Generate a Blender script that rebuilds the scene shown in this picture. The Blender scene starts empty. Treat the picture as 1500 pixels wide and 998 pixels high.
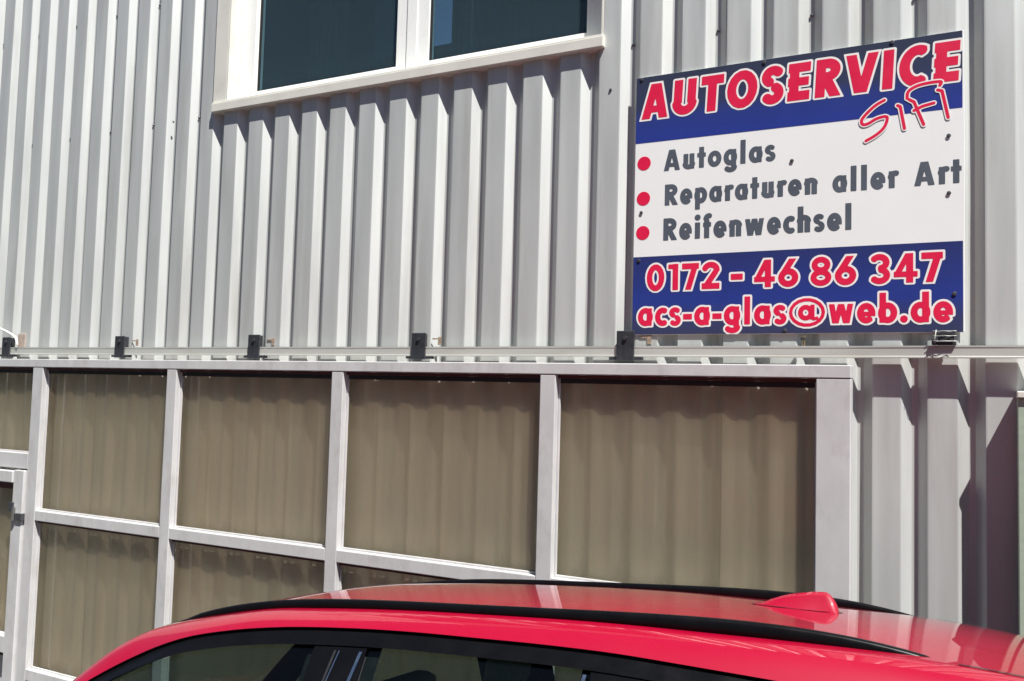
import bpy, bmesh, math, random
import numpy as np
from mathutils import Vector, Matrix
random.seed(7)
C = bpy.context.scene.collection
H = 2.62                       # eye height above the lowest ground by the wall; heights below are measured from the eye

# ------------------------------------------------------------------ camera
cam = bpy.data.objects.new('camera', bpy.data.cameras.new('camera'))
C.objects.link(cam)
yaw, pit, rol = -0.4889, 0.0619, 0.0274
cf = Vector((math.sin(yaw)*math.cos(pit), math.cos(yaw)*math.cos(pit), math.sin(pit)))
cr0 = Vector((math.cos(yaw), -math.sin(yaw), 0)); cu0 = cr0.cross(cf)
cr = cr0*math.cos(rol)+cu0*math.sin(rol); cu = cr.cross(cf)
M4 = Matrix((cr, cu, -cf)).transposed().to_4x4(); M4.translation = Vector((4.1655, -3.9818, H))
cam.matrix_world = M4
cam.data.sensor_width = 36; cam.data.lens = 36*1324.9/1500
cam.data.clip_start = .05; cam.data.clip_end = 3000
bpy.context.scene.camera = cam

# ------------------------------------------------------------------ sky, sun, exposure
sun_to = Vector((1.45, -1.0, 3.1)).normalized()
W = bpy.data.worlds.new('World'); bpy.context.scene.world = W; W.use_nodes = True
wn = W.node_tree.nodes; wl = W.node_tree.links
sky = wn.new('ShaderNodeTexSky'); sky.sky_type = 'NISHITA'; sky.sun_disc = False
sky.sun_elevation = math.asin(sun_to.z); sky.sun_rotation = math.atan2(sun_to.x, sun_to.y)
sky.air_density = .8; sky.dust_density = .2; sky.ozone_density = 1.5
wl.new(sky.outputs[0], wn['Background'].inputs[0]); wn['Background'].inputs[1].default_value = .05
sl = bpy.data.lights.new('sun', 'SUN'); sl.energy = 5.0; sl.angle = math.radians(.5); sl.color = (1, .985, .94)
so = bpy.data.objects.new('sun', sl); C.objects.link(so)
so.rotation_euler = sun_to.to_track_quat('Z', 'Y').to_euler()
vs = bpy.context.scene.view_settings
vs.view_transform = 'Standard'; vs.look = 'None'; vs.exposure = .86; vs.gamma = 1

# ------------------------------------------------------------------ materials
def mat(name, col, rough=.5, metal=0, coat=0, noise=0, nscale=8, stretch=(1, 1, 1), bump=0, bscale=200, spec=.5, dirt=None, dscale=3, damt=.5):
    m = bpy.data.materials.new(name); m.use_nodes = True
    nt = m.node_tree; b = nt.nodes['Principled BSDF']; L = nt.links
    b.inputs['Roughness'].default_value = rough; b.inputs['Metallic'].default_value = metal
    b.inputs['Coat Weight'].default_value = coat; b.inputs['Coat Roughness'].default_value = .012
    b.inputs['Specular IOR Level'].default_value = spec
    b.inputs['Base Color'].default_value = (*col, 1)
    tc = nt.nodes.new('ShaderNodeTexCoord'); mp = nt.nodes.new('ShaderNodeMapping'); mp.inputs['Scale'].default_value = stretch
    L.new(tc.outputs['Object'], mp.inputs[0])
    out = None
    if noise:
        n = nt.nodes.new('ShaderNodeTexNoise'); n.inputs['Scale'].default_value = nscale; n.inputs['Detail'].default_value = 6
        L.new(mp.outputs[0], n.inputs['Vector'])
        r = nt.nodes.new('ShaderNodeMapRange'); r.inputs['From Min'].default_value = .3; r.inputs['From Max'].default_value = .7
        r.inputs['To Min'].default_value = 1-noise; r.inputs['To Max'].default_value = 1+noise
        L.new(n.outputs[0], r.inputs[0])
        mx = nt.nodes.new('ShaderNodeVectorMath'); mx.operation = 'SCALE'; mx.inputs[0].default_value = col
        L.new(r.outputs[0], mx.inputs['Scale']); out = mx.outputs[0]
        rr = nt.nodes.new('ShaderNodeMapRange'); rr.inputs['From Min'].default_value = .3; rr.inputs['From Max'].default_value = .7
        rr.inputs['To Min'].default_value = max(0, rough-.08); rr.inputs['To Max'].default_value = rough+.08
        L.new(n.outputs[0], rr.inputs[0]); L.new(rr.outputs[0], b.inputs['Roughness'])
    if dirt:
        n = nt.nodes.new('ShaderNodeTexNoise'); n.inputs['Scale'].default_value = dscale; n.inputs['Detail'].default_value = 8; n.inputs['Roughness'].default_value = .65
        L.new(mp.outputs[0], n.inputs['Vector'])
        r = nt.nodes.new('ShaderNodeMapRange'); r.inputs['From Min'].default_value = .5; r.inputs['From Max'].default_value = .75
        r.inputs['To Max'].default_value = damt; L.new(n.outputs[0], r.inputs[0])
        mx = nt.nodes.new('ShaderNodeMix'); mx.data_type = 'RGBA'
        L.new(r.outputs[0], mx.inputs['Factor'])
        if out: L.new(out, mx.inputs[6])
        else: mx.inputs[6].default_value = (*col, 1)
        mx.inputs[7].default_value = (*dirt, 1); out = mx.outputs[2]
    if out: L.new(out, b.inputs['Base Color'])
    if bump:
        n = nt.nodes.new('ShaderNodeTexNoise'); n.inputs['Scale'].default_value = bscale; n.inputs['Detail'].default_value = 3
        L.new(mp.outputs[0], n.inputs['Vector'])
        bp = nt.nodes.new('ShaderNodeBump'); bp.inputs['Strength'].default_value = bump; bp.inputs['Distance'].default_value = .01
        L.new(n.outputs[0], bp.inputs['Height']); L.new(bp.outputs[0], b.inputs['Normal'])
    return m

def glass_mat(name, film, film_amt, tint, rough=.02, streak=0):
    """window pane: tinted see-through, part covered by a film of dust, with a surface gloss"""
    m = bpy.data.materials.new(name); m.use_nodes = True; nt = m.node_tree; L = nt.links
    for n in list(nt.nodes): nt.nodes.remove(n)
    o = nt.nodes.new('ShaderNodeOutputMaterial')
    tr = nt.nodes.new('ShaderNodeBsdfTransparent'); tr.inputs[0].default_value = (*tint, 1)
    df = nt.nodes.new('ShaderNodeBsdfDiffuse'); df.inputs[0].default_value = (*film, 1)
    gl = nt.nodes.new('ShaderNodeBsdfGlossy'); gl.inputs['Roughness'].default_value = rough
    m1 = nt.nodes.new('ShaderNodeMixShader'); m1.inputs[0].default_value = film_amt
    L.new(tr.outputs[0], m1.inputs[1]); L.new(df.outputs[0], m1.inputs[2])
    if streak:
        tc = nt.nodes.new('ShaderNodeTexCoord'); mp = nt.nodes.new('ShaderNodeMapping'); mp.inputs['Scale'].default_value = (6, 6, .25)
        n = nt.nodes.new('ShaderNodeTexNoise'); n.inputs['Scale'].default_value = 1.2; n.inputs['Detail'].default_value = 7
        n.inputs['Roughness'].default_value = .7
        L.new(tc.outputs['Object'], mp.inputs[0]); L.new(mp.outputs[0], n.inputs['Vector'])
        r = nt.nodes.new('ShaderNodeMapRange'); r.inputs['From Min'].default_value = .3; r.inputs['From Max'].default_value = .7
        r.inputs['To Min'].default_value = film_amt-streak; r.inputs['To Max'].default_value = film_amt+streak
        L.new(n.outputs[0], r.inputs[0]); L.new(r.outputs[0], m1.inputs[0])
        n2 = nt.nodes.new('ShaderNodeTexNoise'); n2.inputs['Scale'].default_value = 1.1; n2.inputs['Detail'].default_value = 4
        L.new(tc.outputs['Object'], n2.inputs['Vector'])
        cr_ = nt.nodes.new('ShaderNodeMix'); cr_.data_type = 'RGBA'
        cr_.inputs[6].default_value = (film[0]*.9, film[1]*1.0, film[2]*.95, 1); cr_.inputs[7].default_value = (film[0]*1.15, film[1]*1.02, film[2]*.85, 1)
        r2 = nt.nodes.new('ShaderNodeMapRange'); r2.inputs['From Min'].default_value = .4; r2.inputs['From Max'].default_value = .6
        L.new(n2.outputs[0], r2.inputs[0]); L.new(r2.outputs[0], cr_.inputs['Factor']); L.new(cr_.outputs[2], df.inputs[0])
    lw = nt.nodes.new('ShaderNodeLayerWeight'); lw.inputs['Blend'].default_value = .5
    pw = nt.nodes.new('ShaderNodeMath'); pw.operation = 'POWER'; pw.inputs[1].default_value = 5; L.new(lw.outputs['Facing'], pw.inputs[0])
    fr = nt.nodes.new('ShaderNodeMath'); fr.operation = 'MULTIPLY_ADD'; fr.inputs[1].default_value = .75; fr.inputs[2].default_value = .03; L.new(pw.outputs[0], fr.inputs[0])
    m2 = nt.nodes.new('ShaderNodeMixShader'); L.new(fr.outputs[0], m2.inputs[0])
    L.new(m1.outputs[0], m2.inputs[1]); L.new(gl.outputs[0], m2.inputs[2]); L.new(m2.outputs[0], o.inputs[0])
    return m

def hazy_pane(name, film, trans):
    """dirty wire-glass look: scattering film in front of a blurred view of what is behind"""
    m = bpy.data.materials.new(name); m.use_nodes = True; nt = m.node_tree; L = nt.links
    for n in list(nt.nodes): nt.nodes.remove(n)
    N = nt.nodes.new; o = N('ShaderNodeOutputMaterial')
    rf = N('ShaderNodeBsdfRefraction'); rf.inputs['IOR'].default_value = 1.01; rf.inputs['Roughness'].default_value = .05; rf.inputs[0].default_value = (*trans, 1)
    df = N('ShaderNodeBsdfDiffuse'); tl = N('ShaderNodeBsdfTranslucent'); tl.inputs[0].default_value = (.98, .92, .80, 1)
    gl = N('ShaderNodeBsdfGlossy'); gl.inputs['Roughness'].default_value = .12
    tc = N('ShaderNodeTexCoord'); mp = N('ShaderNodeMapping'); mp.inputs['Scale'].default_value = (7, 7, .3); L.new(tc.outputs['Object'], mp.inputs[0])
    n1 = N('ShaderNodeTexNoise'); n1.inputs['Scale'].default_value = 1.2; n1.inputs['Detail'].default_value = 7; n1.inputs['Roughness'].default_value = .7; L.new(mp.outputs[0], n1.inputs['Vector'])
    n2 = N('ShaderNodeTexNoise'); n2.inputs['Scale'].default_value = .9; n2.inputs['Detail'].default_value = 5; L.new(tc.outputs['Object'], n2.inputs['Vector'])
    cm = N('ShaderNodeMix'); cm.data_type = 'RGBA'; cm.inputs[6].default_value = (film[0]*.93, film[1]*1.0, film[2]*1.0, 1); cm.inputs[7].default_value = (film[0]*1.10, film[1]*.98, film[2]*.86, 1)
    r2 = N('ShaderNodeMapRange'); r2.inputs['From Min'].default_value = .4; r2.inputs['From Max'].default_value = .6; L.new(n2.outputs[0], r2.inputs[0]); L.new(r2.outputs[0], cm.inputs['Factor'])
    r3 = N('ShaderNodeMapRange'); r3.inputs['From Min'].default_value = .3; r3.inputs['From Max'].default_value = .7; r3.inputs['To Min'].default_value = .86; r3.inputs['To Max'].default_value = 1.14; L.new(n1.outputs[0], r3.inputs[0])
    oi = N('ShaderNodeObjectInfo'); r4 = N('ShaderNodeMapRange'); r4.inputs['To Min'].default_value = .85; r4.inputs['To Max'].default_value = 1.12; L.new(oi.outputs['Random'], r4.inputs[0])
    r5 = N('ShaderNodeMath'); r5.operation = 'MULTIPLY'; L.new(r3.outputs[0], r5.inputs[0]); L.new(r4.outputs[0], r5.inputs[1])
    sc = N('ShaderNodeVectorMath'); sc.operation = 'SCALE'; L.new(cm.outputs[2], sc.inputs[0]); L.new(r5.outputs[0], sc.inputs['Scale']); L.new(sc.outputs[0], df.inputs[0])
    a = N('ShaderNodeMixShader'); a.inputs[0].default_value = .60; L.new(df.outputs[0], a.inputs[1]); L.new(tl.outputs[0], a.inputs[2])
    tp = N('ShaderNodeBsdfTransparent'); tp.inputs[0].default_value = (*trans, 1)
    cl_ = N('ShaderNodeMixShader'); cl_.inputs[0].default_value = .16; L.new(rf.outputs[0], cl_.inputs[1]); L.new(tp.outputs[0], cl_.inputs[2])
    b = N('ShaderNodeMixShader'); b.inputs[0].default_value = .64; L.new(a.outputs[0], b.inputs[1]); L.new(cl_.outputs[0], b.inputs[2])
    lw = N('ShaderNodeLayerWeight'); lw.inputs['Blend'].default_value = .5
    pw = N('ShaderNodeMath'); pw.operation = 'POWER'; pw.inputs[1].default_value = 5; L.new(lw.outputs['Facing'], pw.inputs[0])
    fr = N('ShaderNodeMath'); fr.operation = 'MULTIPLY_ADD'; fr.inputs[1].default_value = .75; fr.inputs[2].default_value = .03; L.new(pw.outputs[0], fr.inputs[0])
    c = N('ShaderNodeMixShader'); L.new(fr.outputs[0], c.inputs[0]); L.new(b.outputs[0], c.inputs[1]); L.new(gl.outputs[0], c.inputs[2]); L.new(c.outputs[0], o.inputs[0])
    return m

M_wall = mat('galvanised cladding', (.565, .575, .56), .56, .38, noise=.05, nscale=2.2, stretch=(5, 5, .45), dirt=(.33, .31, .27), dscale=1.6, damt=.4, bump=.02, bscale=3)
M_trim = mat('pale coated flashing', (.66, .64, .58), .45, 0, noise=.05, nscale=5, dirt=(.42, .38, .32), dscale=6, damt=.3)
M_white = mat('white window plastic', (.86, .86, .83), .3, noise=.02, nscale=4)
M_door = mat('grey white painted steel', (.54, .53, .53), .4, noise=.06, nscale=3, stretch=(3, 3, 1.5), dirt=(.36, .33, .30), dscale=5, damt=.45, bump=.03, bscale=30)
M_rail = mat('galvanised rail steel', (.52, .52, .48), .42, .2, noise=.06, nscale=6, stretch=(.3, 1, 3), dirt=(.33, .30, .24), dscale=7, damt=.35)
M_black = mat('black hanger plastic', (.028, .03, .036), .5, noise=.2, nscale=30)
M_red_shade = mat('dark red shade tone', (.085, .022, .028), .6, noise=.15, nscale=20)  # red bounce light and shade put into a dark red colour
M_rust = mat('rusty steel', (.26, .19, .14), .8, noise=.4, nscale=50, dirt=(.45, .38, .3), dscale=20, damt=.8)
M_screw = mat('dull screw steel', (.10, .10, .11), .45, .6, noise=.1, nscale=60)
M_signback = mat('white sign board', (.84, .85, .83), .35, noise=.015, nscale=3)
M_red = mat('red sign print', (.72, .012, .065), .4, noise=.03, nscale=9)
M_outline = mat('white sign print', (.86, .83, .80), .4, noise=.02, nscale=9)
M_grey = mat('dark grey sign print', (.085, .10, .125), .45, noise=.08, nscale=9)
M_glass = glass_mat('dark window glass', (.13, .20, .23), .15, (.62, .74, .78), .01)
M_pane = hazy_pane('dusty brown door pane', (.36, .295, .19), (.97, .89, .75))
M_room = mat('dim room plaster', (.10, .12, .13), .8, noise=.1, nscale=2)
M_sky_reflection = mat('blue reflected sky', (.045, .10, .17), .7, noise=.1, nscale=4)
M_curtain = mat('grey green curtain', (.09, .115, .12), .8, noise=.2, nscale=6, stretch=(6, 6, .4))
M_green = mat('pale green cabinet paint', (.36, .43, .34), .45, noise=.08, nscale=5, stretch=(.4, 1, 6), dirt=(.5, .5, .4), dscale=9, damt=.4)
M_asph = mat('yard asphalt', (.055, .054, .052), .85, noise=.25, nscale=30, bump=.5, bscale=160, dirt=(.10, .095, .085), dscale=.8, damt=.6)
M_paint = mat('red car paint', (.31, .0006, .020), .42, .0, coat=1, noise=.01, nscale=3, spec=.15)
M_gloss = mat('gloss black trim', (.004, .004, .005), .3, 0, coat=.0, spec=.12, noise=.05, nscale=20)
M_rubber = mat('black rubber', (.012, .012, .014), .6, noise=.15, nscale=40)
M_chrome = mat('bright metal trim', (.7, .7, .7), .2, 1, noise=.02, nscale=30)
M_seat = mat('grey seat fabric', (.42, .46, .40), .8, noise=.12, nscale=40, bump=.2, bscale=300)
M_cabin = mat('dark cabin plastic', (.012, .013, .017), .6, noise=.15, nscale=30)
M_carglass = glass_mat('tinted car glass', (.04, .05, .05), .02, (.40, .48, .45), .005)
M_lamp = mat('red lamp lens', (.35, .01, .01), .1, coat=1, noise=.05, nscale=40)
M_clear = mat('clear lamp lens', (.6, .62, .65), .08, coat=1, noise=.05, nscale=40)
def band_mat():
    m = mat('blue sign print', (.03, .055, .30), .35)
    nt = m.node_tree; L = nt.links; b = nt.nodes['Principled BSDF']
    tc = nt.nodes['Texture Coordinate']; sp = nt.nodes.new('ShaderNodeSeparateXYZ'); L.new(tc.outputs['Object'], sp.inputs[0])
    cr_ = nt.nodes.new('ShaderNodeValToRGB'); e = cr_.color_ramp.elements
    # printed gradient: slate along both outer edges, blue towards the white field
    r = nt.nodes.new('ShaderNodeMapRange'); r.inputs['From Min'].default_value = 0; r.inputs['From Max'].default_value = 1.23
    L.new(sp.outputs[2], r.inputs[0]); L.new(r.outputs[0], cr_.inputs[0])
    e[0].position = 0; e[0].color = (.040, .046, .10, 1); e[1].position = 1; e[1].color = (.035, .042, .075, 1)
    for p_, c_ in ((.05, (.037, .045, .13)), (.12, (.022, .042, .25)), (.29, (.025, .035, .15)), (.74, (.022, .04, .26)), (.82, (.024, .042, .22)), (.87, (.035, .044, .10))):
        x = e.new(p_); x.color = (*c_, 1)
    n = nt.nodes.new('ShaderNodeTexNoise'); n.inputs['Scale'].default_value = 6; L.new(tc.outputs['Object'], n.inputs['Vector'])
    rr = nt.nodes.new('ShaderNodeMapRange'); rr.inputs['To Min'].default_value = .88; rr.inputs['To Max'].default_value = 1.12; L.new(n.outputs[0], rr.inputs[0])
    mx = nt.nodes.new('ShaderNodeVectorMath'); mx.operation = 'SCALE'; L.new(cr_.outputs[0], mx.inputs[0]); L.new(rr.outputs[0], mx.inputs['Scale'])
    L.new(mx.outputs[0], b.inputs['Base Color']); return m
M_band = band_mat()

# ------------------------------------------------------------------ builders
ORG = {}
def empty(name, loc, label=None, cat=None, group=None):
    o = bpy.data.objects.new(name, None); C.objects.link(o); o.location = loc; o.empty_display_size = .1
    ORG[o.name] = Vector(loc)
    if label: o['label'] = label
    if cat: o['category'] = cat
    if group: o['group'] = group
    return o
def link(name, verts, faces, m, parent=None, smooth=False, bevel=0, org=None):
    """verts in world metres; children are stored relative to their thing's base"""
    og = ORG[parent.name] if parent is not None else Vector(org or (0, 0, 0))
    me = bpy.data.meshes.new(name)
    me.from_pydata([tuple(Vector(v)-og) for v in verts], [], faces)
    bm = bmesh.new(); bm.from_mesh(me); bmesh.ops.recalc_face_normals(bm, faces=bm.faces); bm.to_mesh(me); bm.free()
    me.materials.append(m)
    if smooth: me.polygons.foreach_set('use_smooth', [True]*len(me.polygons))
    o = bpy.data.objects.new(name, me); C.objects.link(o)
    if parent is not None:
        o.parent = parent; ORG[o.name] = og
    else:
        o.location = og; ORG[o.name] = og
    if bevel:
        b = o.modifiers.new('bevel', 'BEVEL'); b.width = bevel; b.segments = 2; b.limit_method = 'ANGLE'
    return o
BF = [(0, 1, 3, 2), (4, 6, 7, 5), (0, 4, 5, 1), (2, 3, 7, 6), (0, 2, 6, 4), (1, 5, 7, 3)]
def bxv(x0, x1, y0, y1, z0, z1):
    return [(x, y, z+H) for x in (x0, x1) for y in (y0, y1) for z in (z0, z1)]
def box(name, x0, x1, y0, y1, z0, z1, m, parent=None, bevel=.002):
    return link(name, bxv(x0, x1, y0, y1, z0, z1), BF, m, parent, bevel=bevel)
def boxes(name, lst, m, parent=None, bevel=.002):
    V = []; F = []
    for b in lst:
        k = len(V); V += bxv(*b); F += [tuple(i+k for i in f) for f in BF]
    return link(name, V, F, m, parent, bevel=bevel)
def cyl_mesh(axis, r, L_, n=16, c=(0, 0, 0), dome=0):
    V = []; F = []
    rings = [(0, r), (L_, r)] if not dome else [(0, r), (L_*.5, r), (L_*.85, r*.75), (L_, r*.35)]
    for t, rr in rings:
        for i in range(n):
            a = 2*math.pi*i/n; u, v = rr*math.cos(a), rr*math.sin(a)
            p = {'x': (t, u, v), 'y': (u, t, v), 'z': (u, v, t)}[axis]; V.append((p[0]+c[0], p[1]+c[1], p[2]+c[2]))
    for k in range(len(rings)-1):
        for i in range(n): j = (i+1) % n; F.append((k*n+i, k*n+j, (k+1)*n+j, (k+1)*n+i))
    F.append(tuple(range(n))); F.append(tuple((len(rings)-1)*n+i for i in range(n)))
    return V, F
def tube(name, pts, r, m, parent=None, n=8, add=H, flat=1.0):
    V = []; F = []; P = [Vector(p)+Vector((0, 0, add)) for p in pts]
    for k, p in enumerate(P):
        t = (P[min(k+1, len(P)-1)]-P[max(k-1, 0)]).normalized()
        a = t.cross(Vector((0, 0, 1)));  a = a.normalized() if a.length > 1e-3 else Vector((1, 0, 0)); b = t.cross(a)
        for i in range(n):
            q = 2*math.pi*i/n; V.append(p+a*r*math.cos(q)+b*r*flat*math.sin(q))
    for k in range(len(P)-1):
        for i in range(n): j = (i+1) % n; F.append((k*n+i, k*n+j, (k+1)*n+j, (k+1)*n+i))
    F.append(tuple(range(n))); F.append(tuple((len(P)-1)*n+i for i in range(n)))
    return link(name, V, F, m, parent, smooth=True)
def copy_obj(o, parent, name=None):
    c = o.copy(); C.objects.link(c); c.parent = parent; ORG[c.name] = ORG[parent.name]; return c

# ------------------------------------------------------------------ setting: yard
def ground_z(x, y):
    px = max(-6, min(9, x)); py = max(-9, min(-.75, y))
    z = -2.150+.0652*(px-3.05)-.1185*(py+1.65)
    low = -2.62
    t = min(1, max(0, (y+.75)/.35)); t = t*t*(3-2*t)
    return z*(1-t)+low*t
gx = sorted(set([-900, -300, -100, -40, -20, -12]+[-8+.5*i for i in range(40)]+[14, 20, 40, 100, 300, 900]))
gy = sorted(set([-900, -300, -100, -40, -20, -12]+[-10+.5*i for i in range(19)]+[-.75, -.68, -.6, -.5, -.4, -.3, 0, 2, 6, 40, 300, 900]))
V = [(x, y, ground_z(x, y)+H) for y in gy for x in gx]; n_ = len(gx)
F = [(j*n_+i, j*n_+i+1, (j+1)*n_+i+1, (j+1)*n_+i) for j in range(len(gy)-1) for i in range(n_-1)]
g = link('ground', V, F, M_asph, smooth=True); g['kind'] = 'structure'

# ------------------------------------------------------------------ corrugated wall: sheets of five ribs each
P = .207; DEP = .036
def profile(n0, n1):
    """plan outline of the trapezoid ribs, small bend radii at every fold"""
    pts = []
    for n in range(n0, n1):
        x = n*P
        for (a, d) in ((.0, .004), (.0035, .0008), (.009, 0), (.108, 0), (.1135, .0008), (.117, .004), (.146, DEP-.004), (.1495, DEP-.0008), (.155, DEP), (.169, DEP), (.1745, DEP-.0008), (.178, DEP-.004)):
            pts.append((x+a, d))
    pts.append((n1*P, .004))
    return pts
def clad(name, prof, z0, z1, parent, dy=0):
    zs = [z0+(z1-z0)*k/8 for k in range(9)]
    rnd = [random.uniform(-1, 1) for _ in range(200)]
    V = []
    for k, z in enumerate(zs):
        for i, (x, y) in enumerate(prof):
            wob = .0007*math.sin(z*2.1+rnd[(i//12) % 200]*6)   # sheets are never dead straight
            V.append((x+wob, y+dy+.0008*math.sin(z*3.3+rnd[(i//12+50) % 200]*5), z+H))
    n = len(prof)
    F = [(k*n+i, k*n+i+1, (k+1)*n+i+1, (k+1)*n+i) for k in range(8) for i in range(n-1)]
    o = link(name, V, F, M_wall, parent, smooth=False)
    return o
wall = empty('corrugated_wall', (2, .1, 0), 'long light grey wall of vertical trapezoid metal sheets behind the sign and the gate', 'wall')
WX0, WX1, WZ = 0.0, 2.505, 1.70
for s0 in range(-40, 45, 5):
    dy = .0011*(1 if (s0//5) % 2 else -1)
    if s0+5 <= 0 or s0 > 12: clad('cladding_sheet', profile(s0, s0+5), -2.64, 4.6, wall, dy)
    elif s0 == 10:
        pr = profile(10, 15); k_ = next(i for i, q in enumerate(pr) if q[0] > 2.5)
        pr.insert(k_, (2.507, 0))
        clad('cladding_sheet', pr[:k_+1], -2.64, 1.70, wall, dy)
        clad('cladding_sheet', pr[k_:], -2.64, 4.6, wall, dy)
    else: clad('cladding_sheet', profile(s0, s0+5), -2.64, 1.70, wall, dy)
    if s0 in (0, 5, 10): pass
box('cladding_sheet', WX0-.02, WX1+.02, .03, .045, 3.45, 4.6, M_wall, wall)
# structural backing behind the sheets, open behind the window
boxes('backing', [(-8.3, -.02, .05, .2, -2.64, 4.6), (WX1+.03, 9.3, .05, .2, -2.64, 4.6), (-.02, WX1+.03, .05, .2, -2.64, 1.69), (-.02, WX1+.03, .05, .2, 3.45, 4.6)], M_room, wall, 0)
V0, F0 = cyl_mesh('y', .0075, -.007, 8, dome=1)
scr = None
for z in (1.705, 2.51):
    for n in range(-20, 40, 2):
        x = n*P+.162
        if WX0-.05 < x < WX1 and z > 1.6: continue
        if scr is None:
            scr = link('screw', [(v[0]+x, v[1]+DEP-.001, v[2]+z+H) for v in V0], F0, M_screw, wall); base = (x, z)
        else:
            c = copy_obj(scr, wall); c.location = (x-base[0], 0, z-base[1])
for x, z in ((-.459+.02, 1.69), (2.549, 1.487)):
    c = copy_obj(scr, wall); c.location = (x-base[0], -DEP, z-base[1])

# ------------------------------------------------------------------ hall on the far side of the yard (it shows in the window glass and the car)
hall = empty('yard_hall', (0, -20, 0), 'dark grey green hall across the yard, mirrored in the upper window', 'building')
HY = -15.0
M_hall = mat('dark hall render', (.10, .115, .105), .8, noise=.15, nscale=.6, dirt=(.06, .06, .055), dscale=.4, damt=.6)
box('wall', -45, 30, HY-12, HY, -3.6, 7.6, M_hall, hall, 0)
box('roof', -45.4, 30.4, HY-12.3, HY+.35, 7.61, 8.0, M_rail, hall, 0)
for i in range(15):
    x = -43+4.8*i
    for z in (.6, 4.2):
        f = box('window', x, x+2.2, HY+.004, HY+.09, z, z+1.5, M_white, hall, 0)
        boxes('pane', [(x+.1, x+1.06, HY+.091, HY+.10, z+.1, z+1.4), (x+1.14, x+2.1, HY+.091, HY+.10, z+.1, z+1.4)], M_glass, f, 0)
for x in (-20, -2, 14): box('roller_door', x, x+3.6, HY+.004, HY+.08, -3.6, 0.1, M_rail, hall, 0)

# ------------------------------------------------------------------ window
win = empty('window', (1.25, 0, H+1.70), 'white framed dark window with cream sill set in the metal wall', 'window')
YF = .09
box('window_sill', -.085, 2.515, -.030, .085, 1.698, 1.752, M_trim, win, .004)
box('window_sill_lip', -.085, 2.512, -.022, .085, 1.7525, 1.764, M_trim, win, .003)
boxes('flashing', [(-.09, .018, -.012, -.002, 1.765, 3.45), (.0185, .030, -.012, YF+.01, 1.765, 3.45), (WX1-.012, WX1, -.004, YF+.01, 1.765, 3.45), (-.09, WX1, -.012, YF+.01, 3.452, 3.50)], M_trim, win, .002)
T = 3.44
boxes('window_frame', [(.031, .155, YF-.01, YF+.06, 1.765, T), (2.405, WX1-.013, YF-.01, YF+.06, 1.765, T), (.1555, 2.4045, YF-.01, YF+.06, 1.765, 1.80), (.1555, 2.4045, YF-.01, YF+.06, T-.05, T), (1.285, 1.355, YF-.011, YF+.06, 1.8005, T-.0505)], M_white, win, .004)
for a, b in ((.156, 1.284), (1.356, 2.404)):
    z0 = 1.801; l = .028 if a < 1 else .075; r = .072 if a < 1 else .028
    sf = boxes('sash_frame', [(a, a+(.012 if a < 1 else .075), YF-.004, YF+.05, z0, T-.052), (b-r, b, YF-.004, YF+.05, z0, T-.052), (a+(.0125 if a < 1 else .0755), b-r-.0005, YF-.004, YF+.05, z0, z0+.032), (a+.08, b-r-.0005, YF-.004, YF+.05, T-.09, T-.053)], M_white, win, .004)
    aa = a+(.0125 if a < 1 else .0755)
    box('window_pane', aa, b-r-.001, YF+.022, YF+.030, z0+.033, T-.091, M_glass, sf, 0)
    boxes('gasket_shade_strip', [(aa, aa+.006, YF+.004, YF+.021, z0+.033, T-.091), (aa+.0065, b-r-.001, YF+.004, YF+.021, z0+.0325, z0+.0375)], M_rubber, sf, 0)
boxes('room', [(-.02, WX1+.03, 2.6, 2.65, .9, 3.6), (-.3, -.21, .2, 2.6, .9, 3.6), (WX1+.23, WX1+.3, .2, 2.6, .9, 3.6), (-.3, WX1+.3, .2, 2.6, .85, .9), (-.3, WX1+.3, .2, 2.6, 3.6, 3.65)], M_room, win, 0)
def folds(name, x0, x1, y, z0, z1, m, parent, amp=.015, k=16, skew=0):
    n = k*4; V = []; F = []
    for i in range(n+1):
        x = x0+(x1-x0)*i/n; yy = y+amp*math.sin(i*math.pi/2*.9)
        V += [(x, yy, z0+skew*(i/n)+H), (x, yy, z1+H), (x, yy+.004, z0+skew*(i/n)+H), (x, yy+.004, z1+H)]
    for i in range(n):
        a = i*4; b = a+4; F += [(a, b, b+1, a+1), (a+2, a+3, b+3, b+2), (a, a+2, b+2, b), (a+1, b+1, b+3, a+3)]
    return link(name, V, F, m, parent, smooth=True)
folds('curtain', .16, .50, .55, 1.0, 3.4, M_curtain, win, .02, 5)
folds('curtain', 1.36, 1.52, .5, 1.0, 3.4, M_curtain, win, .02, 3)
box('sky_reflection_panel', .80, 1.22, .42, .425, 2.05, 3.4, M_sky_reflection, win, 0)  # blue panels standing for the sky reflected in the glass
box('sky_reflection_panel', 1.9, 2.4, .42, .425, 2.35, 3.4, M_sky_reflection, win, 0)
boxes('shelf', [(.2, 2.4, 1.3, 1.7, 2.2, 2.23), (.2, .24, 1.3, 1.7, .9, 3.2), (1.2, 1.24, 1.3, 1.7, .9, 3.2), (.5, .8, 1.35, 1.6, 2.235, 2.5), (1.5, 1.75, 1.35, 1.6, 2.235, 2.42)], M_curtain, win, 0)

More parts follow.
